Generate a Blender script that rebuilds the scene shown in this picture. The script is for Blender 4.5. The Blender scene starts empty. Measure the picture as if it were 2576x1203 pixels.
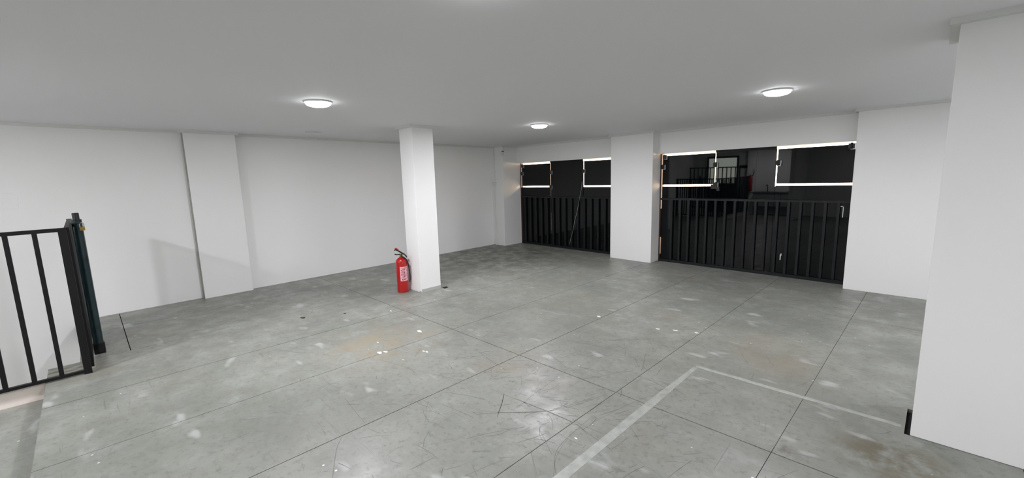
import bpy, bmesh, math, random
from mathutils import Vector, Matrix

# ------------------------------------------------------------------ camera, sky, sun, exposure
S = bpy.context.scene
COL = S.collection
FPX, YAW, PITCH, ROLL, CAMZ = 1077.15, -0.787812, 0.152441, -0.0275305, 1.6
cy, sy, cp, sp = math.cos(YAW), math.sin(YAW), math.cos(PITCH), math.sin(PITCH)
fw = Vector((sy * cp, cy * cp, -sp)); rt = Vector((cy, -sy, 0)); up = rt.cross(fw)
cr, sr = math.cos(ROLL), math.sin(ROLL)
rt, up = rt * cr + up * sr, up * cr - rt * sr
cd = bpy.data.cameras.new('camera'); cam = bpy.data.objects.new('camera', cd); COL.objects.link(cam)
cd.sensor_fit = 'HORIZONTAL'; cd.sensor_width = 36.0; cd.lens = 36.0 * FPX / 2576.0; cd.clip_start = 0.02
M = Matrix.Identity(4)
for i in range(3):
    M[i][0], M[i][1], M[i][2] = rt[i], up[i], -fw[i]
M[2][3] = CAMZ
cam.matrix_world = M
S.camera = cam

w = bpy.data.worlds.new('sky'); S.world = w; w.use_nodes = True
nt = w.node_tree; bg = nt.nodes['Background']
sky = nt.nodes.new('ShaderNodeTexSky'); sky.sky_type = 'NISHITA'; sky.sun_disc = False
sky.sun_elevation = math.radians(56); sky.sun_rotation = math.radians(165)
nt.links.new(sky.outputs[0], bg.inputs[0]); bg.inputs[1].default_value = 0.35

sd = bpy.data.lights.new('sun', 'SUN'); sun = bpy.data.objects.new('sun', sd); COL.objects.link(sun)
sd.energy = 60.0; sd.angle = 0.01; sd.color = (1.0, 0.84, 0.72)
sun.rotation_euler = (math.radians(40), 0, math.radians(-15))       # sun behind the building, lighting the street beyond the gates

vs = S.view_settings
vs.view_transform = 'Standard'; vs.look = 'None'; vs.exposure = 0.18; vs.gamma = 1.0; vs.use_curve_mapping = False
S.cycles.use_denoising = True
S.cycles.max_bounces = 6; S.cycles.diffuse_bounces = 5; S.cycles.glossy_bounces = 2; S.cycles.caustics_reflective = False
S.cycles.adaptive_threshold = 0.05
S.cycles.sample_clamp_indirect = 6.0
LAMP_WATTS = 31.0
DIFFUSER_GLOW = 14.0

# ------------------------------------------------------------------ helpers
def lin(c):
    return tuple((v / 255 / 12.92) if v / 255 <= 0.04045 else ((v / 255 + 0.055) / 1.055) ** 2.4 for v in c) + (1.0,)

def mat(name, rgb, rough=0.6, metal=0.0, spec=0.5, bump=0.0, bscale=60.0, var=0.0, vscale=4.0, emit=None, coat=0.0):
    m = bpy.data.materials.new(name); m.use_nodes = True
    n = m.node_tree; b = n.nodes['Principled BSDF']; L = n.links.new
    b.inputs['Base Color'].default_value = lin(rgb); b.inputs['Roughness'].default_value = rough
    b.inputs['Metallic'].default_value = metal; b.inputs['Specular IOR Level'].default_value = spec
    b.inputs['Coat Weight'].default_value = coat
    geo = n.nodes.new('ShaderNodeNewGeometry')
    if var:
        t = n.nodes.new('ShaderNodeTexNoise'); t.inputs['Scale'].default_value = vscale; t.inputs['Detail'].default_value = 2
        L(geo.outputs['Position'], t.inputs['Vector'])
        r = n.nodes.new('ShaderNodeMapRange'); r.inputs['From Min'].default_value = 0.3; r.inputs['From Max'].default_value = 0.7
        r.inputs['To Min'].default_value = 1 - var; r.inputs['To Max'].default_value = 1.0
        L(t.outputs['Fac'], r.inputs['Value'])
        mx = n.nodes.new('ShaderNodeMix'); mx.data_type = 'RGBA'; mx.blend_type = 'MULTIPLY'; mx.inputs['Factor'].default_value = 1
        mx.inputs['A'].default_value = lin(rgb); L(r.outputs['Result'], mx.inputs['B']); L(mx.outputs['Result'], b.inputs['Base Color'])
    if bump:
        t = n.nodes.new('ShaderNodeTexNoise'); t.inputs['Scale'].default_value = bscale; t.inputs['Detail'].default_value = 3
        L(geo.outputs['Position'], t.inputs['Vector'])
        bp = n.nodes.new('ShaderNodeBump'); bp.inputs['Strength'].default_value = bump; bp.inputs['Distance'].default_value = 0.004
        L(t.outputs['Fac'], bp.inputs['Height']); L(bp.outputs['Normal'], b.inputs['Normal'])
    if emit:
        b.inputs['Emission Color'].default_value = (emit[0], emit[1], emit[2], 1); b.inputs['Emission Strength'].default_value = emit[3]
    return m

class MB:
    def __init__(self): self.v = []; self.f = []
    def add(self, vs_, fs):
        o = len(self.v); self.v += [tuple(p) for p in vs_]; self.f += [tuple(i + o for i in f) for f in fs]; return self
    def box(self, x0, x1, y0, y1, z0, z1, zt=None):
        a = zt or (lambda x, y, z: z)
        p = [(x, y, a(x, y, z)) for z in (z0, z1) for x, y in ((x0, y0), (x1, y0), (x1, y1), (x0, y1))]
        return self.add(p, [(3, 2, 1, 0), (4, 5, 6, 7), (0, 1, 5, 4), (1, 2, 6, 5), (2, 3, 7, 6), (3, 0, 4, 7)])
    def prism(self, pts, z0, z1):
        n = len(pts)
        p = [(x, y, z) for z in (z0, z1) for x, y in pts]
        return self.add(p, [tuple(range(n - 1, -1, -1)), tuple(range(n, 2 * n))] + [(i, (i + 1) % n, n + (i + 1) % n, n + i) for i in range(n)])
    def lathe(self, prof, cx=0, cy_=0, n=28):
        p = []; f = []
        for r, z in prof:
            for k in range(n):
                a = 2 * math.pi * k / n; p.append((cx + r * math.cos(a), cy_ + r * math.sin(a), z))
        for i in range(len(prof) - 1):
            for k in range(n):
                f.append((i * n + k, i * n + (k + 1) % n, (i + 1) * n + (k + 1) % n, (i + 1) * n + k))
        f.append(tuple(range(n - 1, -1, -1))); f.append(tuple((len(prof) - 1) * n + k for k in range(n)))
        return self.add(p, f)
    def tube(self, path, r, n=10):
        path = [Vector(q) for q in path]; p = []; f = []
        ref = None
        for i, q in enumerate(path):
            t = (path[min(i + 1, len(path) - 1)] - path[max(i - 1, 0)]).normalized()
            if ref is None:
                ref = t.orthogonal().normalized()
            ref = (ref - t * ref.dot(t)).normalized(); b = t.cross(ref)
            rr = r[i] if isinstance(r, (list, tuple)) else r
            for k in range(n):
                a = 2 * math.pi * k / n; p.append(q + ref * rr * math.cos(a) + b * rr * math.sin(a))
        for i in range(len(path) - 1):
            for k in range(n):
                f.append((i * n + k, i * n + (k + 1) % n, (i + 1) * n + (k + 1) % n, (i + 1) * n + k))
        f.append(tuple(range(n - 1, -1, -1))); f.append(tuple((len(path) - 1) * n + k for k in range(n)))
        return self.add(p, f)
    def build(self, name, m, parent=None, smooth=False, bevel=0.0):
        me = bpy.data.meshes.new(name); me.from_pydata(self.v, [], self.f); me.update()
        o = bpy.data.objects.new(name, me); COL.objects.link(o)
        if m: me.materials.append(m)
        if smooth:
            me.polygons.foreach_set('use_smooth', [True] * len(me.polygons))
            try: me.set_sharp_from_angle(angle=math.radians(38))
            except Exception: pass
        if bevel:
            bv = o.modifiers.new('bevel', 'BEVEL'); bv.width = bevel; bv.segments = 2; bv.limit_method = 'ANGLE'
        if parent: put(o, parent)
        return o

def put(o, parent):
    o.parent = parent
    o.matrix_parent_inverse = Matrix.Translation(parent.location).inverted() if parent.type == 'EMPTY' else Matrix.Identity(4)

def tag(o, label=None, cat=None, group=None, kind=None):
    if label: o['label'] = label
    if cat: o['category'] = cat
    if group: o['group'] = group
    if kind: o['kind'] = kind
    return o

def thing(name, loc, label, cat, group=None):
    o = bpy.data.objects.new(name, None); COL.objects.link(o); o.location = loc; o.empty_display_size = 0.1
    return tag(o, label, cat, group)

def struct(o, label=None):
    o['kind'] = 'structure'
    if label: o['label'] = label
    return o

def B(*a, **k): return MB().box(*a, **k)
def ceil_z(x, y): return 2.365 + 0.0115 * x - 0.0140 * y
def gz(x, y, z): return z * (1 + 0.0065 * (x + 3.5))               # the gate openings are slightly out of level

# ------------------------------------------------------------------ materials
M_wall = mat('white_wall_paint', (240, 241, 239), 0.55, var=0.03, vscale=0.7)
M_ceil = mat('white_ceiling_paint', (239, 239, 242), 0.7)
M_trim = mat('white_plaster_moulding', (220, 221, 218), 0.6)
M_black = mat('black_gloss_sheet_steel', (5, 8, 10), 0.018, spec=0.33, var=0.15, vscale=9)
M_bar = mat('black_satin_steel', (23, 26, 27), 0.36, spec=0.3)
M_rail = mat('black_rail_steel', (13, 13, 14), 0.5, spec=0.3)
M_teal = mat('dark_teal_enamel', (24, 44, 48), 0.22, var=0.3, vscale=14)
M_rust = mat('brown_primed_jamb', (74, 54, 46), 0.6)
M_red = mat('red_gloss_enamel', (168, 12, 11), 0.28, coat=0.3)
M_blackp = mat('black_plastic', (16, 16, 17), 0.45)
M_label = mat('pale_pink_label', (232, 176, 184), 0.5)
M_ink = mat('dark_red_print', (120, 20, 34), 0.5)
M_brass = mat('brass', (170, 135, 70), 0.35, metal=0.9)
M_zinc = mat('zinc_plated_steel', (190, 192, 190), 0.35, metal=0.8)
M_pvc = mat('white_pvc', (222, 222, 218), 0.45)
M_cord = mat('grey_cord', (150, 152, 150), 0.6)
M_dark = mat('dark_joint_filler', (52, 53, 50), 0.9)
M_hole = mat('hole_black', (16, 14, 12), 0.9, bump=0.5, bscale=30)
M_flake = mat('white_paint_flake', (226, 226, 220), 0.7)
M_leaf = mat('dry_brown_leaf', (48, 40, 24), 0.8)
M_tape = mat('pale_floor_line', (160, 164, 157), 0.5, var=0.25, vscale=16, bump=0.1)
M_scuff = mat('tyre_scuff', (104, 105, 101), 0.6, var=0.35, vscale=30)
M_plinth = mat('bare_grey_mortar', (176, 178, 172), 0.8, bump=0.3, bscale=40)
M_strip = mat('mottled_grey_edge', (172, 172, 164), 0.8, bump=0.4, bscale=25, var=0.25, vscale=7)
M_lens = mat('opal_diffuser', (250, 250, 250), 0.4, emit=(0.97, 0.97, 1.0, DIFFUSER_GLOW))
M_lens.cycles.emission_sampling = 'NONE'
M_kerb = mat('pinkish_white_paint', (236, 226, 216), 0.6, var=0.05, vscale=4)
M_pave = mat('street_concrete', (176, 166, 152), 0.85, var=0.2, vscale=1.5)
M_facade = mat('cream_street_facade', (222, 206, 184), 0.85, var=0.1, vscale=0.6)
M_frame = mat('black_door_frame', (20, 22, 26), 0.4)
M_board = mat('backlit_frosted_pane', (205, 212, 200), 0.5, emit=(0.92, 1.0, 0.88, 4.5))
M_steel = mat('brushed_steel', (170, 172, 172), 0.3, metal=0.9)
M_cab = mat('grey_cabinet', (150, 152, 150), 0.5)

def floor_material():
    m = bpy.data.materials.new('worn_grey_concrete_paint'); m.use_nodes = True
    n = m.node_tree; L = n.links.new; b = n.nodes['Principled BSDF']
    N = lambda t: n.nodes.new(t)
    geo = N('ShaderNodeNewGeometry'); pos = geo.outputs['Position']
    def mapping(rot, sc, loc=(0, 0, 0)):
        q = N('ShaderNodeMapping'); q.inputs['Rotation'].default_value = (0, 0, math.radians(rot)); q.inputs['Scale'].default_value = sc
        q.inputs['Location'].default_value = loc; L(pos, q.inputs['Vector']); return q.outputs[0]
    def noise(vec, sc, det=4, rough=0.5, dist=0.0):
        t = N('ShaderNodeTexNoise'); t.inputs['Scale'].default_value = sc; t.inputs['Detail'].default_value = det
        t.inputs['Roughness'].default_value = rough; t.inputs['Distortion'].default_value = dist; L(vec, t.inputs['Vector']); return t.outputs['Fac']
    def rng(v, a, b_, c, d):
        r = N('ShaderNodeMapRange'); r.interpolation_type = 'SMOOTHSTEP'
        for k, x in zip(('From Min', 'From Max', 'To Min', 'To Max'), (a, b_, c, d)): r.inputs[k].default_value = x
        L(v, r.inputs['Value']); return r.outputs['Result']
    def mul(a, b_):
        q = N('ShaderNodeMath'); q.operation = 'MULTIPLY'
        for i, x in enumerate((a, b_)):
            if isinstance(x, (int, float)): q.inputs[i].default_value = x
            else: L(x, q.inputs[i])
        return q.outputs[0]
    def mix(f, a, b_):
        q = N('ShaderNodeMix'); q.data_type = 'RGBA'; q.inputs['Factor'].default_value = 1
        if isinstance(f, float): q.inputs['Factor'].default_value = f
        else: L(f, q.inputs['Factor'])
        for k, x in (('A', a), ('B', b_)):
            if isinstance(x, tuple): q.inputs[k].default_value = x
            else: L(x, q.inputs[k])
        return q.outputs['Result']
    c = mix(rng(noise(pos, 0.9, 3, 0.6), 0.35, 0.65, 0, 1), lin((119, 122, 114)), lin((135, 138, 130)))
    n1 = noise(pos, 4.5, 4, 0.68); n2 = noise(pos, 24, 3, 0.7)
    c = mix(mul(rng(n1, 0.48, 0.72, 0, 1), 0.45), c, lin((112, 114, 105)))                                              # grimy mottling
    c = mix(mul(rng(n1, 0.50, 0.28, 0, 1), 0.30), c, lin((160, 163, 158)))
    c = mix(mul(rng(n2, 0.50, 0.72, 0, 1), 0.55), c, lin((98, 100, 93)))
    c = mix(mul(rng(noise(mapping(40, (1, 1, 1)), 0.7, 3, 0.6), 0.56, 0.72, 0, 1), 0.4), c, lin((138, 128, 110)))      # brownish wear
    c = mix(mul(rng(noise(mapping(-20, (1, 2.2, 1), (3, 5, 0)), 2.3, 2, 0.5), 0.64, 0.74, 0, 1), 0.6), c, lin((178, 181, 179)))  # pale rubbed patches
    for k, (ang, sx, sy_, th, am) in enumerate([(31, 2.6, 60, .66, .42), (-23, 2.2, 66, .66, .42)]):
        s = rng(noise(mapping(ang, (sx, sy_, 1), (k * 3.1, k * 7.7, 0)), 1.0, 3, 0.5, 1.2), th, th + .05, 0, 1)
        g = rng(noise(mapping(ang, (1, 1, 1), (k * 5, 2 * k, 0)), 1.1, 2), 0.50, 0.64, 0, 1)
        c = mix(mul(mul(s, g), am), c, lin((84, 86, 80)))
    vo = N('ShaderNodeTexVoronoi'); vo.inputs['Scale'].default_value = 9.0; L(pos, vo.inputs['Vector'])
    sep = N('ShaderNodeSeparateColor'); L(vo.outputs['Color'], sep.inputs[0])
    fl = mul(rng(vo.outputs['Distance'], 0.045, 0.075, 1, 0), rng(sep.outputs[0], 0.80, 0.82, 0, 1))
    c = mix(mul(fl, 0.75), c, lin((226, 226, 220)))                                                                    # paint specks
    vo2 = N('ShaderNodeTexVoronoi'); vo2.inputs['Scale'].default_value = 7.0; L(mapping(33, (1, 1, 1), (9, 4, 0)), vo2.inputs['Vector'])
    sep2 = N('ShaderNodeSeparateColor'); L(vo2.outputs['Color'], sep2.inputs[0])
    fd = mul(rng(vo2.outputs['Distance'], 0.02, 0.05, 1, 0), rng(sep2.outputs[1], 0.84, 0.86, 0, 1))
    c = mix(mul(fd, 0.6), c, lin((80, 78, 72)))                                                                        # dark specks
    for (px, py, rad, col, am) in [(-0.07, 2.95, .34, (92, 84, 62), .8), (-0.50, 2.62, .11, (80, 72, 58), .7), (-3.75, 1.9, .75, (150, 136, 110), .45), (-6.2, 5.6, 1.9, (88, 85, 75), .8)]:
        q = N('ShaderNodeVectorMath'); q.operation = 'DISTANCE'; L(pos, q.inputs[0]); q.inputs[1].default_value = (px, py, 0)
        s = mul(rng(q.outputs['Value'], rad * .25, rad, 1, 0), rng(n1, .40, .60, 0, 1))
        c = mix(mul(s, am), c, lin(col))
    L(c, b.inputs['Base Color'])
    rg = rng(n1, .3, .7, .33, .50); L(rg, b.inputs['Roughness'])
    return m
M_floor = floor_material()

# ------------------------------------------------------------------ floor: cast slabs with sawn joints
floor = struct(MB().box(-5.43, 2.4, -0.398, 7.25, -0.25, -0.03).box(-7.16, -5.43, -0.198, 7.25, -0.25, -0.03).build('floor', M_dark),
               'worn grey concrete floor laid in long slabs')
XS = [-7.16, -6.42, -5.443, -4.478, -3.506, -2.531, -1.552, -0.552, 0.43, 1.41, 2.4]
YS = [-0.40, 2.57, 5.52, 7.25]
JX = [.003, .0034, .0022, .0036, .0024, .0032, .0022, .0016, .0018, .0018, .003]   # half widths of the sawn joints
JY = [.002, .0036, .0018, .002]
def slab(x0, x1, y0, y1, i, j0, j1):
    MB().box(x0 + JX[i], x1 - JX[i + 1], y0 + j0, y1 - j1, -0.03, 0).build('slab', M_floor, floor)
for i in range(len(XS) - 1):
    for j in range(3):
        x0, x1, y0, y1 = XS[i], XS[i + 1], YS[j], YS[j + 1]; j0, j1 = JY[j], JY[j + 1]
        if j == 0 and x1 < -5.0:
            y0 = -0.20
            if i < 2:
                slab(x0, x1, y0, 0.15, i, .002, .0035); y0 = 0.15; j0 = .0035
        if i == 7 and j == 1:                                       # slab with the open slot beside the pier
            G = .0012
            MB().box(x0 + G, -0.032, y0 + j0, y1 - j1, -.03, 0).box(-0.032, x1 - G, y0 + j0, 3.285, -.03, 0).box(-0.032, x1 - G, 3.655, y1 - j1, -.03, 0).build('slab', M_floor, floor)
            continue
        slab(x0, x1, y0, y1, i, j0, j1)
MB().box(-0.032, -0.006, 3.285, 3.655, -0.029, -0.026).build('slot_bottom', M_hole, floor)
# long tyre scuffs and scratches lying on the slabs
SCR = [[(-1.987,2.46),(-1.892,2.537)],
[(-1.923,2.568),(-1.843,2.588),(-1.768,2.703),(-1.711,2.852),(-1.628,2.965)],
[(-1.72,3.331),(-1.61,3.08),(-1.579,2.989)],
[(-1.528,3.103),(-1.494,3.164),(-1.461,3.274),(-1.449,3.326)],
[(-1.901,2.383),(-1.888,2.468)],
[(-1.963,2.047),(-1.983,2.185),(-2.001,2.337),(-2.008,2.446)],
[(-1.989,2.163),(-2.04,2.267),(-2.064,2.333)],
[(-2.032,2.22),(-1.98,2.236)],
[(-2.327,3.148),(-2.21,3.17),(-2.097,3.198)],
[(-2.798,2.976),(-2.739,3.16)],
[(-2.139,2.004),(-2.069,1.921),(-1.96,1.763)],
[(-2.859,2.377),(-2.673,2.331),(-2.549,2.309),(-2.396,2.281)],
[(-2.547,2.322),(-2.41,2.433)],
[(-1.474,2.236),(-1.42,2.394)],
[(-1.42,2.394),(-1.389,2.537),(-1.357,2.655)],
[(-2.13,1.735),(-1.995,1.803),(-1.816,1.979),(-1.74,2.062),(-1.66,2.233),(-1.592,2.489)],
[(-2.15,3.356),(-2.006,3.487),(-1.895,3.599),(-1.747,3.788)],
[(-1.936,3.708),(-1.811,3.598),(-1.699,3.443)],
[(-2.002,3.458),(-1.9,3.291)],
[(-2.526,2.226),(-2.433,2.151)],
[(-2.907,2.738),(-2.832,2.845)],
[(-2.476,2.9),(-2.347,3.046)],
[(-2.749,2.726),(-2.632,2.797)],
[(-1.795,2.816),(-1.772,2.866)],
[(-1.943,2.406),(-1.924,2.303),(-1.963,2.235)],
[(-2.202,3.421),(-2.106,3.314)],
[(-2.396,1.607),(-2.218,1.638),(-2.069,1.653)],
[(-2.499,1.725),(-2.337,1.807),(-2.172,1.863)],
[(-2.229,1.788),(-2.133,1.737)],
[(-2.121,1.741),(-2.134,1.786)],
[(-2.142,1.998),(-2.068,1.919),(-1.96,1.765)],
[(-2.278,1.991),(-2.146,2.002),(-2.034,2.01),(-1.848,2.031),(-1.756,2.045)],
[(-1.756,2.045),(-1.646,2.051),(-1.553,2.052)],
[(-2.073,1.715),(-1.969,1.831),(-1.807,1.985),(-1.756,2.045),(-1.715,2.137),(-1.629,2.407)],
[(-1.937,1.839),(-1.838,1.799)],
[(-2.021,1.327),(-1.967,1.398),(-1.959,1.507)],
[(-1.926,1.48),(-1.883,1.577),(-1.832,1.67),(-1.78,1.765)],
[(-1.725,1.71),(-1.702,1.789),(-1.688,1.867)],
[(-1.685,1.876),(-1.656,1.843),(-1.576,1.801),(-1.524,1.763),(-1.445,1.713)],
[(-1.914,1.704),(-1.877,1.788),(-1.856,1.86)],
[(-1.681,1.892),(-1.662,1.984),(-1.656,2.028)],
[(-1.704,1.717),(-1.586,1.737),(-1.502,1.752),(-1.335,1.77)],
[(-1.665,1.72),(-1.556,1.793)],
[(-1.536,1.674),(-1.451,1.677)],
[(-1.57,1.668),(-1.485,1.599),(-1.388,1.524)],
[(-1.489,1.984),(-1.478,1.87),(-1.455,1.763),(-1.409,1.688),(-1.315,1.591)],
[(-1.487,1.998),(-1.472,2.083),(-1.444,2.209),(-1.42,2.392)],
[(-1.465,2.242),(-1.415,2.396)],
[(-1.476,1.744),(-1.348,1.763)],
[(-1.226,1.99),(-1.214,2.069),(-1.214,2.145)],
[(-1.269,1.827),(-1.216,1.838),(-1.144,1.849),(-1.067,1.872)],
[(-1.541,1.482),(-1.491,1.569)],
[(-1.767,1.528),(-1.747,1.59)],
[(-1.677,1.255),(-1.655,1.376),(-1.619,1.494)],
[(-1.714,1.349),(-1.664,1.322),(-1.622,1.306)],
[(-1.816,1.182),(-1.764,1.284),(-1.746,1.357)],
[(-1.846,1.634),(-1.77,1.64)],
[(-1.814,1.639),(-1.704,1.673)],
[(-2.223,1.606),(-2.11,1.609),(-2.035,1.632)],
[(-1.74,2.018),(-1.678,1.996),(-1.593,1.9)],
[(-1.55,2.074),(-1.462,2.068),(-1.331,2.083)],
[(-1.383,1.674),(-1.318,1.679)],
[(-1.227,1.964),(-1.157,2.018)],
[(-1.342,1.818),(-1.403,1.821)],
[(-1.133,2.631),(-1.07,2.641),(-0.992,2.634)],
[(-0.715,2.925),(-0.675,2.812)],
[(-0.742,2.768),(-0.742,2.68)],
[(-0.746,2.51),(-0.741,2.363),(-0.737,2.3),(-0.733,2.204)],
[(-1.027,2.419),(-0.997,2.458)],
[(-1.093,2.268),(-1.042,2.393)],
[(-0.847,2.203),(-0.865,2.117),(-0.882,1.994)],
[(-0.989,1.984),(-0.907,1.97)],
[(-0.528,2.648),(-0.495,2.648)],
[(-0.536,2.611),(-0.462,2.64),(-0.389,2.668),(-0.319,2.677)],
[(-0.545,2.613),(-0.455,2.608)],
[(-0.743,2.645),(-0.624,2.655)],
[(-1.394,2.574),(-1.346,2.663)],
[(-1.266,2.844),(-1.216,2.897)],
[(-0.563,3.012),(-0.513,3.008)],
[(-3.432,2.272),(-3.365,2.274),(-3.278,2.256)],
[(-3.205,2.47),(-3.08,2.415),(-3.016,2.393)],
[(-4.332,1.137),(-4.147,1.223),(-3.99,1.337)],
[(-4.336,1.211),(-4.102,1.326),(-4.068,1.498),(-4.045,1.668)],
[(-3.911,1.382),(-3.717,1.506)],
[(-4.005,2.334),(-4.035,2.394),(-4.023,2.493)],
[(-4.202,2.097),(-4.332,2.247)],
[(-3.865,1.572),(-3.598,1.622)],
[(-4.725,1.857),(-4.539,1.946)],
[(-5.581,1.511),(-5.313,1.658),(-5.149,1.837)],
[(-5.03,1.744),(-4.811,1.894)],
[(-3.479,1.21),(-3.322,1.184),(-3.117,1.212)],
[(-2.975,1.178),(-2.735,1.149),(-2.561,1.13)],
[(-2.516,0.957),(-2.433,0.887),(-2.192,0.765)],
[(-3.137,1.984),(-2.939,2.158),(-2.712,2.283)],
[(-3.396,1.679),(-2.915,1.8),(-2.54,1.924)],
[(-2.914,2.392),(-2.55,2.306)],
[(-2.528,2.234),(-2.408,2.124)],
[(-2.147,2.013),(-2.053,1.895),(-1.987,1.798)],
[(-2.448,1.57),(-2.349,1.562)],
[(-4.153,1.087),(-3.903,1.012)],
[(-4.303,0.802),(-4.058,0.828)],
[(-4.403,1.113),(-4.16,1.215),(-3.979,1.346)],
[(-4.263,1.152),(-4.444,1.077)],
[(-2.681,0.589),(-2.579,0.594)],
[(-2.428,0.692),(-2.341,0.671)],
[(-2.727,1.172),(-2.723,1.321)],
[(-2.205,1.756),(-2.053,1.709)],
[(-4.067,1.137),(-3.722,1.219)],
[(-4.201,1.378),(-4.054,1.657)],
[(-3.589,0.64),(-3.553,0.655)],
[(-2.129,1.109),(-2.065,1.113)],
[(-3.316,0.75),(-3.021,0.827)],
[(-3.717,1.524),(-3.859,1.399)],
[(-3.486,0.663),(-3.462,0.828)],
[(-3.115,0.982),(-3.11,1.126)],
[(-2.025,2.019),(-1.829,2.034),(-1.564,2.054)],
[(-1.679,1.881),(-1.624,1.801),(-1.533,1.763)],
[(-1.534,2.054),(-1.366,2.012),(-1.22,1.981)],
[(-1.095,2.009),(-0.901,1.964)],
[(-2.319,3.139),(-2.068,3.188)],
[(-2.138,3.327),(-1.78,3.789)],
[(-1.697,3.304),(-1.6,3.058)],
[(-1.134,2.634),(-0.985,2.624)],
[(-1.227,1.953),(-1.207,2.208)],
[(-1.252,1.843),(-1.064,1.875)],
[(-1.321,1.574),(-1.429,1.722),(-1.487,1.952),(-1.502,2.211)],
[(-1.54,1.642),(-1.388,1.511)],
[(-1.561,2.07),(-1.527,2.572)],
[(-2.512,2.913),(-2.345,3.059)],
[(-2.916,2.933),(-2.739,3.152)]]
rnd = random.Random(4)
mb = MB(); SH = []
for k in range(520):                                                # short random scratches, thickest where vehicles turn
    if k < 300: x, y = rnd.gauss(-2.0, .75), rnd.gauss(2.2, .7)
    else: x, y = rnd.uniform(-6.4, 0.2), rnd.uniform(.4, 6.6)
    if not (-7.0 < x < -.1 and .1 < y < 6.4) or (-5.4 < x < -4.85 and 2.9 < y < 3.6): continue
    a = rnd.gauss(.75, .6) if rnd.random() < .7 else rnd.uniform(0, 3.14)
    l = rnd.choice((.03, .05, .08, .12, .2)) * rnd.uniform(.7, 1.4); c_ = rnd.uniform(-.5, .5)
    SH.append([(x, y), (x + math.cos(a) * l * .5, y + math.sin(a) * l * .5), (x + math.cos(a) * l * .5 + math.cos(a + c_) * l * .5, y + math.sin(a) * l * .5 + math.sin(a + c_) * l * .5)])
SCR = SCR + SH
for ln in SCR:
    if len(ln) > 2:                                                 # smooth the polyline
        for _ in range(2):
            q = [ln[0]]
            for a, b_ in zip(ln, ln[1:]):
                q += [(a[0] * .75 + b_[0] * .25, a[1] * .75 + b_[1] * .25), (a[0] * .25 + b_[0] * .75, a[1] * .25 + b_[1] * .75)]
            ln = q + [ln[-1]]
    hw = rnd.uniform(.0007, .0018); P = []
    for i, p in enumerate(ln):
        a = ln[max(i - 1, 0)]; c_ = ln[min(i + 1, len(ln) - 1)]
        d = Vector((c_[0] - a[0], c_[1] - a[1])); d = d.normalized() if d.length else Vector((1, 0))
        ww = hw * (0.3 if i in (0, len(ln) - 1) else 1)
        P += [(p[0] - d.y * ww, p[1] + d.x * ww, .0004), (p[0] + d.y * ww, p[1] - d.x * ww, .0004)]
    mb.add(P, [(2 * i, 2 * i + 1, 2 * i + 3, 2 * i + 2) for i in range(len(ln) - 1)])
tag(mb.build('tyre_scuffs', M_scuff, floor), 'dark curved tyre scuffs and scratches', kind='stuff')

# lower landing, kerb and stairwell at the left
struct(B(-5.08, 2.4, -3.4, -0.40, -0.25, -0.13).build('floor_landing', M_floor), 'lower grey concrete landing one step down')
struct(B(-5.20, -5.08, -3.4, -0.402, -2.5, 0.0).build('kerb', M_kerb), 'pinkish white kerb wall under the railing')
struct(MB().box(-7.16, -5.443, -0.196, 0.0, -2.5, -0.25).box(-5.43, -5.2, -0.396, 0.0, -2.5, -0.25).build('wall_stairwell', M_wall), 'white wall at the end of the stairwell')
struct(B(-7.36, -5.0, -3.4, 0.0, -2.6, -2.5).build('floor_stairwell', M_floor), 'grey floor at the foot of the stairs')
st = thing('staircase', (-6.2, -2.0, -2.5), 'grey concrete stair flight going down inside the railed stairwell', 'stairs')
for k in range(12):
    MB().box(-7.158, -5.205, -3.38 + k * .22, -3.16 + k * .22, -2.5, -0.33 - k * .18).build('step', M_floor, st)

# ------------------------------------------------------------------ walls, ceiling
cz_box = lambda x, y, z: ceil_z(x, y) + z
struct(B(-7.36, 2.6, -3.6, 7.25, 0.0, 0.15, zt=cz_box).build('ceiling', M_ceil), 'flat white painted ceiling')
def wall_to_ceiling(name, x0, x1, y0, y1, z0, label, m=None, extra=0.02):
    p = [(x, y, z0) for x, y in ((x0, y0), (x1, y0), (x1, y1), (x0, y1))] + [(x, y, ceil_z(x, y) + extra) for x, y in ((x0, y0), (x1, y0), (x1, y1), (x0, y1))]
    return struct(MB().add(p, [(3, 2, 1, 0), (4, 5, 6, 7), (0, 1, 5, 4), (1, 2, 6, 5), (2, 3, 7, 6), (3, 0, 4, 7)]).build(name, m or M_wall, bevel=0.004), label)
wall_to_ceiling('wall_left', -7.36, -7.16, -3.6, 7.25, -2.5, 'long white wall with a flat pilaster')
wall_to_ceiling('wall_left_pilaster', -7.165, -7.06, 1.03, 1.62, 0.0, 'flat white pilaster on the long wall')
pil = bpy.data.objects['wall_left_pilaster']
MB().box(-7.158, -7.062, 1.026, 1.0302, 0.0, 2.24).build('side_strip', M_strip, pil)  # thin mottled grey-beige strip over the pilaster's side face
wall_to_ceiling('wall_corner_pier', -7.165, -6.79, 6.54, 7.25, 0.0, 'white pier in the far corner beside the narrow gate')
wall_to_ceiling('wall_gate_pillar', -4.26, -3.455, 6.80, 7.25, 0.0, 'white pillar between the two black gates')
wall_to_ceiling('wall_gate_end', -0.80, 2.5, 6.83, 7.25, 0.0, 'white wall to the right of the wide gate')
wall_to_ceiling('wall_right', 2.4, 2.6, -3.6, 7.25, -0.2, 'white right wall')
wall_to_ceiling('wall_back', -7.2, 2.5, -3.6, -3.4, -2.5, 'white wall behind the camera')
wall_to_ceiling('wall_pier', -0.006, 0.95, 3.285, 3.70, 0.0, 'broad white pier close on the right')
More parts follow.
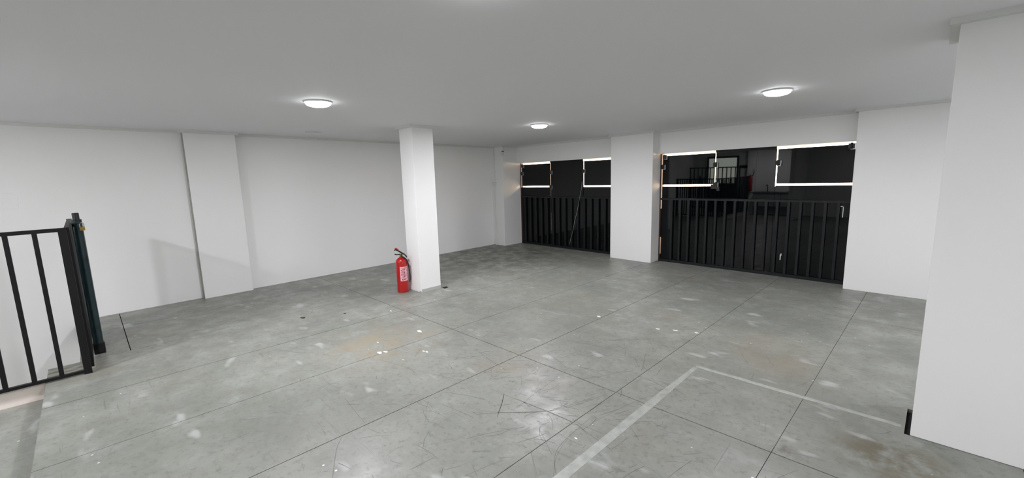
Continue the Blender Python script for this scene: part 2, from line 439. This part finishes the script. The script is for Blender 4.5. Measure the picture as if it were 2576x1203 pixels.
def header(name, x0, x1, label):
    z0 = 1.852
    p = [(x, y, gz(x, y, z0)) for x, y in ((x0, 6.98), (x1, 6.98), (x1, 7.25), (x0, 7.25))] + [(x, y, ceil_z(x, y) + .02) for x, y in ((x0, 6.98), (x1, 6.98), (x1, 7.25), (x0, 7.25))]
    struct(MB().add(p, [(3, 2, 1, 0), (4, 5, 6, 7), (0, 1, 5, 4), (1, 2, 6, 5), (2, 3, 7, 6), (3, 0, 4, 7)]).build(name, M_wall), label)
header('wall_gate_header', -6.80, -4.25, 'white wall band above the narrow gate')
header('wall_gate_header', -3.46, -0.79, 'white wall band above the wide gate')

# central column
column = wall_to_ceiling('wall_column', -5.28, -4.97, 3.15, 3.48, 0.0, 'square white column in the middle of the floor')
MB().box(-4.971, -4.963, 3.165, 3.475, 0.0, 0.045).box(-5.0, -4.966, 3.143, 3.151, 0.0, 0.02).build('plinth_patch', M_plinth, column)

# plaster mouldings where walls meet the ceiling
TR = [0]
def moulding(x0, x1, y0, y1, h=0.032, label=None):
    TR[0] += 1
    struct(B(x0, x1, y0, y1, -h, 0.005, zt=cz_box).build('trim_%d' % TR[0], M_trim), label)
moulding(-7.16, -7.135, -3.4, 0.99); moulding(-7.16, -7.03, 0.99, 1.66); moulding(-7.16, -7.135, 1.66, 6.54)
moulding(-7.16, -6.76, 6.51, 6.54); moulding(-6.79, -6.76, 6.54, 6.98)
moulding(-6.76, -4.29, 6.955, 6.98); moulding(-4.29, -3.42, 6.77, 6.80); moulding(-4.29, -4.26, 6.80, 6.98); moulding(-3.455, -3.42, 6.80, 6.98)
moulding(-3.42, -0.83, 6.955, 6.98); moulding(-0.83, 2.4, 6.80, 6.83); moulding(-0.83, -0.80, 6.83, 6.98)
for (x0, x1, y0, y1) in [(-5.32, -4.93, 3.11, 3.15), (-5.32, -4.93, 3.48, 3.52), (-5.32, -5.28, 3.15, 3.48), (-4.97, -4.93, 3.15, 3.48)]:
    moulding(x0, x1, y0, y1, 0.035)
for (x0, x1, y0, y1) in [(-0.045, 0.99, 3.245, 3.285), (-0.045, 0.99, 3.70, 3.74), (-0.045, -0.006, 3.285, 3.70), (0.95, 0.99, 3.285, 3.70)]:
    moulding(x0, x1, y0, y1, 0.03)

# ------------------------------------------------------------------ ceiling lamps
def lamp(x, y, label, k=1.0):
    z = ceil_z(x, y)
    t = thing('ceiling_lamp', (x, y, z), label, 'ceiling light', 'round ceiling lamps')
    MB().lathe([(.118, z - .012), (.122, z - .004), (.122, z + .004)], x, y, 36).build('base_ring', M_trim, t, smooth=True)
    MB().lathe([(.02, z - .050), (.06, z - .047), (.09, z - .039), (.106, z - .028), (.112, z - .010)], x, y, 20).build('diffuser', M_lens, t, smooth=True)
    ld = bpy.data.lights.new('lamp_light', 'AREA'); ld.shape = 'DISK'; ld.size = 0.19; ld.energy = LAMP_WATTS * k; ld.color = (0.965, 0.935, 1.0)
    lo = bpy.data.objects.new('lamp_light', ld); COL.objects.link(lo); lo.location = (x, y, z - .054); put(lo, t)
lamp(-4.10, 1.633, 'round white ceiling lamp above the floor left of the column', 1.7)
lamp(-4.02, 4.595, 'round white ceiling lamp in front of the narrow gate', 1.2)
lamp(-1.15, 4.635, 'round white ceiling lamp in front of the wide gate', 0.8)
lamp(-1.305, 1.15, 'round white ceiling lamp overhead just above the picture edge', 0.9)
lamp(-4.25, -2.08, 'round white ceiling lamp over the stair landing behind the camera', 2.35)
lamp(-1.30, -2.10, 'round white ceiling lamp behind the camera beside the partition')
lamp(1.55, 1.20, 'round white ceiling lamp to the right of the broad pier, near side')
lamp(1.55, 4.81, 'round white ceiling lamp to the right of the broad pier, far side')

# ------------------------------------------------------------------ gates
def vbox(m, x0, x1, y0, y1, z0, z1): return m.box(x0, x1, y0, y1, z0, z1, zt=gz)
def gate(loc, label, xl, x1, x2, xr, bars, hinges, covers, sashtop=1.816):
    t = thing('steel_gate', loc, label, 'gate', 'black steel gates')
    Y0, Y1 = 7.10, 7.112
    s = 0.010
    # lower sheets
    for a, b_ in ((xl + .034, x1 - .004), (x2 + .002, xr - .01)):
        vbox(MB(), a, b_, Y0, Y1, 0.0, 1.302).build('lower_panel', M_black, t)
    d = vbox(MB(), x1 + .004, x2 - .002, Y0 - .004, Y1, 0.0, 1.825).build('door_panel', M_black, t)
    vbox(MB(), x1 + .004, x2 - .002, Y0 - .03, Y0 - .004, 1.820, 1.8515).build('door_top_tube', M_rail, t)
    vbox(MB(), xl + .034, x1 - s, Y0, Y1, 1.333, sashtop).build('sash_panel', M_black, t)
    vbox(MB(), x2 + s + .004, xr - .01, Y0, Y1, 1.333, sashtop).build('sash_panel', M_black, t)
    # jambs
    vbox(MB(), xl, xl + .02, Y0 - .02, Y1 + .03, 0.0, 1.852).build('jamb', M_rust, t)
    vbox(MB(), xr - .012, xr, Y0 - .02, Y1 + .03, 0.0, 1.852).build('jamb', M_rail, t)
    # rails and bars
    vbox(MB(), xl + .03, xr - .01, Y0 - .04, Y0 - .006, 1.075, 1.105).build('top_rail', M_bar, t)
    vbox(MB(), xl + .03, xr - .01, Y0 - .04, Y0 - .006, 0.0, 0.045).build('bottom_rail', M_bar, t)
    for x in bars:
        vbox(MB(), x - .016, x + .016, Y0 - .038, Y0 - .008, 0.05, 1.075).build('bar', M_bar, t)
    for x, a, b_ in covers:
        vbox(MB(), x - .02, x + .02, Y1, Y1 + .006, a, b_).build('cover_strip', M_rail, t)
    for x, z in hinges:
        zz = gz(x, 0, z)
        h = MB().box(x - .035, x + .035, Y0 - .022, Y0 - .002, zz - .032, zz + .032).tube([(x, Y0 - .022, zz - .04), (x, Y0 - .022, zz + .04)], .014).build('hinge', M_blackp, t)
        MB().box(x + .034, x + .042, Y0 - .024, Y0 - .004, zz - .040, zz + .034).box(x - .01, x + .042, Y0 - .024, Y0 - .004, zz - .044, zz - .037).build('bracket', M_zinc, h)
    return t
g1 = gate((-5.6, 7.1, 0), 'narrow black barred steel gate in the far left corner', -6.79, -5.915, -5.07, -4.26,
     [-6.645 + i * .1616 for i in range(14)], [(-6.72, 1.79), (-6.74, 1.62), (-5.905, 1.62), (-5.905, 1.31), (-5.06, 1.62)],
     [(-5.915, .74, 1.06), (-6.76, .02, 1.30), (-5.07, .02, 1.29)])
g2 = gate((-2.1, 7.1, 0), 'wide glossy black barred steel gate to the right of the white pillar', -3.455, -2.55, -1.712, -0.80,
     [-3.228 + i * .1425 for i in range(17)], [(-3.38, 1.80), (-3.41, 1.635), (-2.55, 1.635), (-2.535, 1.325), (-1.69, 1.625), (-0.87, 1.80)],
     [(-2.55, .02, 1.29), (-1.712, .02, 1.29), (-3.425, .42, .92), (-3.425, .02, .12)])
# small pale fittings on the wide gate
MB().box(-0.905, -0.895, 7.085, 7.099, .90, 1.05).box(-.935, -.895, 7.085, 7.099, 1.04, 1.05).build('latch_keeper', M_zinc, g2)
MB().box(-1.592, -1.580, 7.096, 7.0995, .24, .32).box(-1.584, -1.572, 7.096, 7.0995, .30, .335).build('paint_chip', M_flake, g2)
MB().box(-2.60, -2.50, 7.068, 7.095, 1.27, 1.34).box(-2.51, -2.47, 7.06, 7.09, 1.24, 1.30).build('lock_case', M_blackp, g2)
# hanging cord on the narrow gate
tag(MB().tube([(-5.07, 7.052, 1.40), (-5.075, 7.05, 1.30), (-5.12, 7.05, 1.12), (-5.19, 7.05, .80), (-5.25, 7.05, .62), (-5.30, 7.05, .40), (-5.36, 7.05, .22), (-5.39, 7.05, .10)], .0032, 6).build('hanging_cord', M_cord),
    'thin grey cord hanging down the front of the narrow gate', 'cord')

# street beyond the gates
struct(B(-40, 30, 7.25, 60, -0.3, -0.02).build('ground', M_pave), 'sunlit concrete street beyond the gates')
bld = tag(MB().box(-30, 22, 18, 22, -0.02, 7).build('street_building', M_facade), 'pale sunlit facade across the street, glimpsed through the gate slits', 'building')

# ------------------------------------------------------------------ stair railing and its open leaf
RX = -5.06
rail = thing('stair_railing', (RX, -1.6, 0), 'black steel railing with square bars along the stairwell', 'railing')
B(RX - .016, RX + .016, -3.2, -.125, 1.228, 1.258).build('top_rail', M_rail, rail)
B(RX - .016, RX + .016, -3.2, -.125, 0.012, 0.036).build('bottom_rail', M_rail, rail)
yb = -.302
while yb > -3.2:
    B(RX - .014, RX + .014, yb - .014, yb + .014, .036, 1.228).build('bar', M_rail, rail); yb -= .1535
B(RX - .02, RX + .02, -.172, -.122, 0.0, 1.258).build('corner_post', M_rail, rail)
B(RX - .02, RX + .02, -3.24, -3.2, -0.0, 1.258).build('end_post', M_rail, rail)
leaf = thing('railing_gate', (-5.7, -.12, 0), 'open black railing leaf seen nearly edge-on beside the long wall', 'gate')
B(-6.33, -5.085, -.135, -.105, 1.228, 1.258).build('top_rail', M_rail, leaf)
B(-6.33, -5.085, -.135, -.105, 0.04, 0.07).build('bottom_rail', M_rail, leaf)
for k in range(16):
    B(-5.165 - k * .073 - .015, -5.165 - k * .073 + .015, -.134, -.106, .07, 1.228).build('bar', M_rail, leaf)
B(-6.40, -6.33, -.14, -.10, 0.0, 1.258).build('end_post', M_rail, leaf)
post = thing('gate_post', (-5.6, -.06, 0), 'dark teal enamelled pipe post with black cap beside the railing corner', 'post')
MB().lathe([(.036, .06), (.036, 1.29)], -5.6, -.06, 24).build('pipe', M_teal, post, smooth=True)
MB().box(-5.64, -5.56, -.099, -.02, 0.0, .010).build('foot_plate', M_rail, post)
MB().lathe([(.042, .012), (.042, .10), (.037, .105)], -5.6, -.06, 20).build('foot_sleeve', M_rail, post, smooth=True)
MB().lathe([(.024, 1.29), (.024, 1.345), (.020, 1.35)], -5.6, -.06, 20).build('cap', M_blackp, post, smooth=True)
MB().box(-5.63, -5.40, -.100, -.035, 1.262, 1.270).build('latch_plate', M_bar, post)
lk = thing('padlock', (-5.47, -.03, 1.20), 'small brass padlock hanging on the post latch', 'padlock')
MB().box(-5.485, -5.455, -.048, -.012, 1.195, 1.228).build('lock_body', M_brass, lk, bevel=.003)
MB().tube([(-5.47, -.044, 1.226), (-5.47, -.044, 1.252), (-5.47, -.036, 1.264), (-5.47, -.024, 1.264), (-5.47, -.016, 1.252), (-5.47, -.016, 1.226)], .004, 8).build('shackle', M_zinc, lk, smooth=True)

# ------------------------------------------------------------------ fire extinguisher by the column
EX, EY = -5.237, 3.03
ex = thing('fire_extinguisher', (EX, EY, 0), 'red fire extinguisher standing on the floor against the white column', 'fire extinguisher')
R0 = .079
MB().lathe([(R0 - .006, 0.0), (R0, .006), (R0, .43), (R0 - .004, .447), (R0 - .014, .464), (R0 - .032, .478), (.030, .487), (.022, .492)], EX, EY, 40).build('cylinder', M_red, ex, smooth=True)
MB().lathe([(.021, .490), (.021, .512), (.016, .516), (.016, .535)], EX, EY, 20).build('valve', M_brass, ex, smooth=True)
def along(a, s, h, off=0.0):                                        # point at height h, s metres from the axis in direction a
    return (EX + math.cos(a) * s - math.sin(a) * off, EY + math.sin(a) * s + math.cos(a) * off, h)
HA = math.radians(45)                                               # handles run along the picture plane
def strap(pts, wd, th):
    m = MB()
    for (s0, h0), (s1, h1) in zip(pts, pts[1:]):
        q = [along(HA, s0, h0, -wd), along(HA, s1, h1, -wd), along(HA, s1, h1, wd), along(HA, s0, h0, wd)]
        q += [(x, y, z + th) for x, y, z in q]
        m.add(q, [(3, 2, 1, 0), (4, 5, 6, 7), (0, 1, 5, 4), (1, 2, 6, 5), (2, 3, 7, 6), (3, 0, 4, 7)])
    return m
strap([(-.085, .527), (-.06, .521), (.0, .523), (.02, .515)], .015, .011).build('carry_handle', M_blackp, ex)
strap([(-.088, .578), (-.075, .590), (-.045, .580), (.0, .550), (.045, .523), (.072, .495), (.08, .482)], .016, .014).build('squeeze_lever', M_blackp, ex)
strap([(-.080, .604), (-.055, .604), (-.03, .580)], .013, .014).build('lever_tip', M_red, ex)
MB().tube([along(HA, .0, .538, .018), along(HA, .0, .538, -.018)], .005, 8).build('safety_pin', M_zinc, ex)
ca = math.radians(-30)
pts = [along(ca, .016, .503), along(ca + .2, .045, .508), along(ca + .5, .075, .495), along(ca + .9, .090, .455), along(ca + 1.25, .093, .39), along(ca + 1.45, .100, .31), along(ca + 1.55, .104, .23), along(ca + 1.60, .103, .17), along(ca + 1.60, .094, .12)]
sm = []
for i in range(len(pts) - 1):
    p0, p1, p2, p3 = [Vector(pts[max(0, min(len(pts) - 1, i + k))]) for k in (-1, 0, 1, 2)]
    for k in range(5):
        u = k / 5
        sm.append(0.5 * ((2 * p1) + (p2 - p0) * u + (2 * p0 - 5 * p1 + 4 * p2 - p3) * u * u + (3 * p1 - p0 - 3 * p2 + p3) * u ** 3))
MB().tube(sm, .008, 10).build('hose', M_blackp, ex, smooth=True)
def cyl_patch(a0, a1, z0, z1, r, n=10):
    P = []
    for k in range(n + 1):
        a = math.radians(a0 + (a1 - a0) * k / n)
        P += [(EX + r * math.cos(a), EY + r * math.sin(a), z0), (EX + r * math.cos(a), EY + r * math.sin(a), z1)]
    return P, [(2 * k, 2 * k + 2, 2 * k + 3, 2 * k + 1) for k in range(n)]
lab = MB().add(*cyl_patch(-50, 34, .165, .365, R0 + .0012, 16)).build('label', M_label, ex, smooth=True)
st_ = MB(); rn = random.Random(7)
zc = .176
for k in range(12):                                                 # illegible rotated print: rows of dark strokes
    a0 = -34 + rn.choice((-8, 0, 5)); a1 = 6 + rn.choice((-10, 0, 6))
    st_.add(*cyl_patch(a0, a1, zc, zc + .0055, R0 + .0018, 8))
    if k % 3 == 0: st_.add(*cyl_patch(a1 - 8, a1, zc, zc + .016, R0 + .0018, 3))
    if k % 4 == 1: st_.add(*cyl_patch(a0, a0 + 7, zc - .008, zc + .0055, R0 + .0018, 3))
    zc += .0155
for k in range(9): st_.add(*cyl_patch(15 + (k % 2) * 3, 26, .18 + k * .02, .186 + k * .02, R0 + .0018, 4))
st_.build('print', M_ink, lab)

# ------------------------------------------------------------------ small fixtures
tag(MB().add([(-7.16, -.63, 1.36), (-7.16, -.50, 1.36), (-7.16, -.49, 1.49), (-7.16, -.53, 1.53), (-7.16, -.63, 1.545), (-7.158, -.625, 1.365), (-7.158, -.505, 1.365), (-7.158, -.495, 1.485), (-7.158, -.533, 1.525), (-7.158, -.625, 1.54)],
    [(5, 6, 7, 8, 9)] + [(i, (i + 1) % 5, 5 + (i + 1) % 5, 5 + i) for i in range(5)]).build('plaster_patch', M_wall), 'slightly raised white plaster patch on the long wall above the railing', 'patch')
cnd = thing('conduit', (-7.15, 6.50, 0), 'thin white cable conduit with a junction box in the far corner', 'conduit')
MB().tube([(-7.06, 6.528, 0.0), (-7.06, 6.528, ceil_z(-7.06, 6.53) - .03)], .011, 10).build('pipe', M_pvc, cnd, smooth=True)
MB().box(-7.105, -7.015, 6.495, 6.54, 1.33, 1.42).build('junction_box', M_pvc, cnd, bevel=.006)
sn = thing('motion_sensor', (-6.80, 6.50, 2.02), 'small white motion sensor high on the corner pier', 'sensor')
MB().lathe([(.02, 1.985), (.032, 2.0), (.036, 2.03), (.030, 2.055), (.018, 2.065)], -6.77, 6.50, 18).build('housing', M_pvc, sn, smooth=True)
MB().box(-6.785, -6.755, 6.50, 6.541, 2.055, 2.08).build('mount', M_bar, sn)
zc = ceil_z(-6.4, 2.454)
cv = thing('ceiling_cover', (-6.4, 2.454, zc), 'flat round white cover plate on the ceiling near the long wall', 'cover plate')
MB().lathe([(.105, zc - .006), (.115, zc - .003), (.115, zc + .003)], -6.4, 2.454, 28).build('plate', M_trim, cv, smooth=True)
MB().lathe([(.006, zc - .009), (.006, zc - .005)], -6.36, 2.454, 10).build('screw', M_zinc, cv)
tag(MB().prism([(-4.965, 3.50), (-4.90, 3.49), (-4.905, 3.56), (-4.97, 3.575)], 0, .004).build('notch_plate', M_hole),  # flat plate; the dark of an open floor notch is put into its colour
    'small black plate standing for a floor notch at the column foot', 'notch')

# painted line remains on the floor
tag(MB().prism([(-1.325, .6), (-1.262, .6), (-1.262, 2.62), (-1.272, 3.335), (-1.305, 3.345), (-1.325, 2.60)], 0, .0007).build('floor_line', M_tape),
    'pale worn floor line running towards the broad pier corner', 'floor marking', 'worn floor lines')
tag(MB().prism([(-1.290, 3.350), (-.70, 3.352), (-.05, 3.355), (-.05, 3.395), (-.70, 3.397), (-1.30, 3.390)], 0, .0007).build('floor_line', M_tape),
    'pale worn floor line meeting the broad pier', 'floor marking', 'worn floor lines')

# litter on the floor
rn = random.Random(11)
def flake(x, y, size, m, name, label, cat, grp):
    n = rn.randint(6, 8); P = []
    a0 = rn.uniform(0, 6.28)
    for k in range(n):
        a = a0 + 2 * math.pi * k / n; r = size * rn.uniform(.45, 1.0)
        P.append((x + r * math.cos(a) * 1.4, y + r * math.sin(a) * .8))
    tag(MB().prism(P, 0, .003).build(name, m), label, cat, grp)
FL = [(-3.529, 1.754, .028, 'larger white paint flake left of the dark joint, mid floor'), (-3.500, 1.80, .022, 'white paint flake touching the larger one, mid floor'),
      (-3.715, 2.307, .032, 'white paint flake nearest the crossing joints before the column'), (-3.212, 2.056, .016, 'right one of a pair of small white flakes'),
      (-3.252, 2.045, .016, 'left one of a pair of small white flakes'), (-4.565, 2.452, .016, 'small white flake beside the first joint crossing by the extinguisher'),
      (-2.569, 3.886, .03, 'white paint flake on the faint joint behind the mid floor'), (-1.912, 3.951, .024, 'thin white flake, left of three in front of the wide gate'),
      (-1.765, 4.02, .024, 'white flake, middle of three in front of the wide gate'), (-1.582, 4.093, .02, 'white flake, right of three in front of the wide gate'),
      (-3.773, 1.863, .012, 'tiny white flake left of the larger paint flakes'), (-1.436, 1.929, .010, 'tiny white flake just left of the worn floor line')]
for x, y, s, l in FL: flake(x, y, s, M_flake, 'paint_flake', l, 'paint flake', 'white paint flakes on the floor')
flake(-5.14, 1.643, .035, M_leaf, 'dry_leaf', 'dry brown leaf on the floor left of the extinguisher', 'leaf', None)
flake(-4.914, 2.04, .022, M_leaf, 'dry_leaf', 'smaller dark leaf scrap between the dry leaf and the extinguisher', 'leaf', None)

# ------------------------------------------------------------------ far end behind the camera (seen only as dim reflections in the wide gate)
dr = thing('back_door', (-6.1, -3.39, -.13), 'dark framed door with a backlit frosted upper pane on the rear wall', 'door')
MB().box(-6.62, -6.56, -3.40, -3.34, -.13, 2.02).box(-5.54, -5.48, -3.40, -3.34, -.13, 2.02).box(-6.56, -5.54, -3.40, -3.34, 1.95, 2.02).build('frame', M_frame, dr)
MB().box(-6.56, -5.54, -3.40, -3.37, 1.0, 1.95).build('frosted_pane', M_board, dr)
MB().box(-6.56, -5.54, -3.40, -3.36, -.13, 1.0).build('dark_panel', M_frame, dr)
bg_ = thing('barred_gate', (-6.0, -2.9, 0), 'tall black barred gate across the head of the stairs', 'gate')
MB().box(-7.12, -5.25, -2.92, -2.88, 1.58, 1.62).build('top_rail', M_rail, bg_); MB().box(-7.12, -5.25, -2.92, -2.88, .06, .10).build('bottom_rail', M_rail, bg_)
for k in range(13): MB().box(-7.10 + k * .15, -7.07 + k * .15, -2.915, -2.885, .10, 1.58).build('bar', M_rail, bg_)
pw = wall_to_ceiling('wall_partition', -3.42, -3.30, -3.4, -1.6, -.13, 'white partition wall behind the camera')
wall_to_ceiling('wall_rear_pier', -5.12, -4.86, -3.4, -3.2, -.13, 'narrow white rear pier carrying an extinguisher')
e2 = thing('fire_extinguisher', (-4.98, -3.13, .72), 'red fire extinguisher hung on the narrow rear pier', 'fire extinguisher')
MB().lathe([(.06, .72), (.066, .73), (.066, 1.20), (.05, 1.235), (.02, 1.245)], -4.98, -3.13, 24).build('cylinder', M_red, e2, smooth=True)
MB().box(-5.04, -4.95, -3.14, -3.12, 1.25, 1.275).box(-5.05, -4.96, -3.14, -3.12, 1.29, 1.305).box(-4.99, -4.97, -3.14, -3.12, 1.24, 1.30).build('valve', M_blackp, e2)
MB().tube([(-4.95, -3.13, 1.26), (-4.88, -3.12, 1.33), (-4.86, -3.12, 1.45), (-4.90, -3.12, 1.50)], .009).build('hose', M_blackp, e2)
MB().box(-5.03, -4.91, -3.198, -3.19, 1.0, 1.06).build('bracket', M_zinc, e2)
sk = thing('sink_counter', (-4.2, -3.1, -.13), 'grey sink counter against the rear wall', 'counter')
MB().box(-4.84, -3.45, -3.395, -2.85, .66, .70).build('worktop', M_steel, sk)
MB().box(-4.80, -3.48, -3.395, -2.89, .18, .66).build('cabinet', M_cab, sk)
for k in range(3): MB().box(-4.79 + k * .44, -4.37 + k * .44, -2.89, -2.875, .20, .64).build('door', M_cab, sk)
MB().tube([(-4.45, -3.3, .70), (-4.45, -3.3, .90), (-4.45, -3.2, .95), (-4.45, -3.12, .90)], .012).build('faucet', M_blackp, sk)
for lx in (-4.75, -3.53): MB().box(lx - .02, lx + .02, -2.95, -2.91, -.13, .18).build('leg', M_rail, sk)
tag(MB().box(-5.45, -5.18, -3.40, -3.39, 1.55, 1.66).build('wall_plaque', M_frame), 'small blank dark plaque between the rear door and pier', 'plaque')
